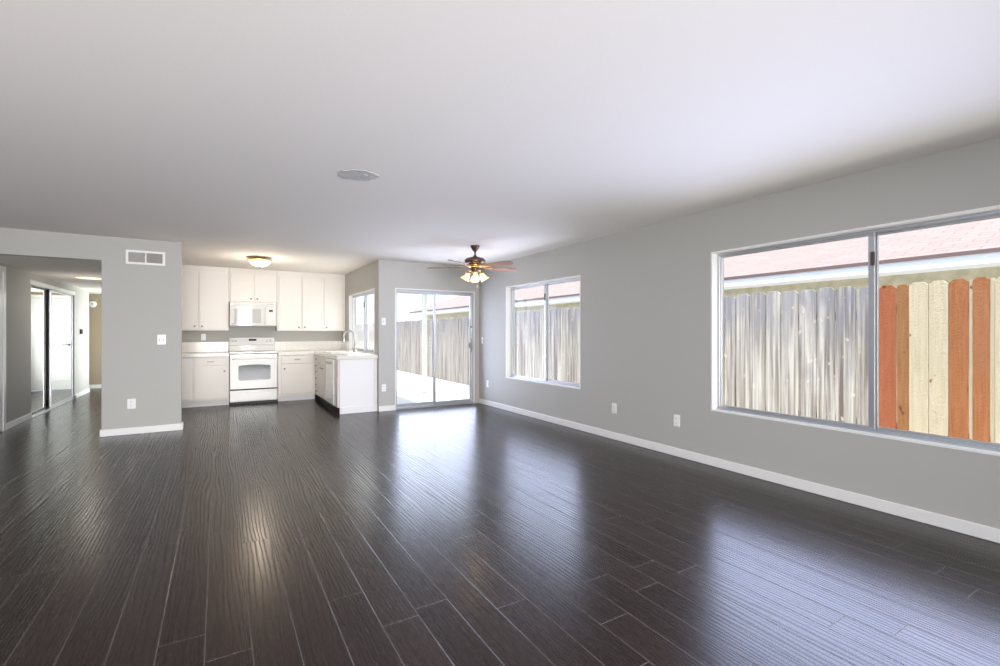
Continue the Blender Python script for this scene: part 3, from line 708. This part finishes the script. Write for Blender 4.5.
FXP = 5.60
def board_mb(y0, y1, top, dx=0.0):
    b = MB(); c_ = min(.035, (y1-y0)*.24); x = FXP+dx
    b.prism([(x, y0, -.10), (x, y1, -.10), (x, y1, top-c_), (x, y1-c_, top), (x, y0+c_, top), (x, y0, top-c_)], (.018, 0, 0), .002); return b
def fence(label, y0, y1, top, widths=None, mats=None, wd=.186, step=0.0):
    r = thing('fence_section', (FXP, (y0+y1)/2, -.10), label, 'fence', 'wooden fence sections along the yard')
    y = y0; k = 0
    while y < y1-.02:
        w_ = widths[k % len(widths)] if widths else wd*random.uniform(.93, 1.05)
        w_ = min(w_, y1-y)
        if w_ > .03:
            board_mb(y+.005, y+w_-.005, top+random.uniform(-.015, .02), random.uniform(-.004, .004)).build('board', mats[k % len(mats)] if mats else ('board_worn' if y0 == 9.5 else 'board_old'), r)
        y += w_; k += 1
    for z in (.3, top-.35):
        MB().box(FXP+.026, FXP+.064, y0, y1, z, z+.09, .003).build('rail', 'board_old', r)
    return r
# newer boards outside the right pane (listed from the far end towards the near end, so widths run in -Y)
wn_ = [.146, .095, .145, .137, .131, .024, .107, .03, .14, .14, .14, .14, .14, .14, .14]
mn_ = ['board_red', 'board_brown', 'board_pale', 'board_pale', 'board_orange', 'board_pale', 'board_orange', 'board_pale', 'board_pale', 'board_pale', 'board_orange', 'board_red', 'board_pale', 'board_orange', 'board_pale']
r = thing('fence_section', (FXP, 1.2, -.10), 'new fence section of orange, red and pale boards outside the large window', 'fence', 'wooden fence sections along the yard')
y = 2.056
for k, (w_, m_) in enumerate(zip(wn_, mn_)):
    thin = w_ < .05
    board_mb(y-w_+.002, y-.002, 1.735+(.008 if k in (4, 6) else -.006 if k in (0, 1) else 0)+random.uniform(-.004, .004)-(.01 if thin else 0), .012 if (thin or k == 1) else 0).build('board', m_, r); y -= w_
for z in (.3, 1.45): MB().box(FXP+.034, FXP+.07, y, 2.056, z, z+.09, .003).build('rail', 'board_pale', r)
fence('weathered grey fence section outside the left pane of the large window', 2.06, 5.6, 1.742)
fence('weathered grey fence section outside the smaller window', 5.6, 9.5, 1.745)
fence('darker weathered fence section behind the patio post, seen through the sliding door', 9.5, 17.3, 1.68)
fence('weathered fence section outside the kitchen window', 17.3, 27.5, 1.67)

# neighbouring house
r = thing('house', (12, 8, -.1), 'neighbouring house with pink shingle roof beyond the fence', 'house')
XE, YH0, YH1, ZE = 8.0, -8.0, 22.0, 2.27; RG = 5.0; PT = .42
MB().box(XE+.45, XE+2*RG-.45, YH0+.45, YH1-.45, -.12, ZE-.05).build('wall', 'stucco', r)
b = MB(); t = bmesh.new()
A = [t.verts.new(p) for p in [(XE, YH0, ZE), (XE+2*RG, YH0, ZE), (XE+2*RG, YH1, ZE), (XE, YH1, ZE), (XE+RG, YH0+RG, ZE+RG*PT), (XE+RG, YH1-RG, ZE+RG*PT)]]
for f in ((0, 4, 5, 3), (1, 2, 5, 4), (0, 1, 4), (2, 3, 5), (0, 3, 2, 1)): t.faces.new([A[i] for i in f])
bmesh.ops.recalc_face_normals(t, faces=t.faces[:]); b._add(t); b.build('roof', 'shingle', r)
b = MB(); b.box(XE-.005, XE+.03, YH0, YH1, ZE-.165, ZE-.02); b.box(XE, XE+2*RG, YH1-.03, YH1+.005, ZE-.165, ZE-.02); b.box(XE, XE+.45, YH0, YH1, ZE-.165, ZE-.14); fa = b.build('fascia', 'fascia', r)
b = MB(); b.box(XE-.03, XE+.03, YH0, YH1+.03, ZE-.035, ZE+.012); b.box(XE, XE+2*RG, YH1-.02, YH1+.03, ZE-.035, ZE+.012); b.build('drip_edge', 'drip', fa)
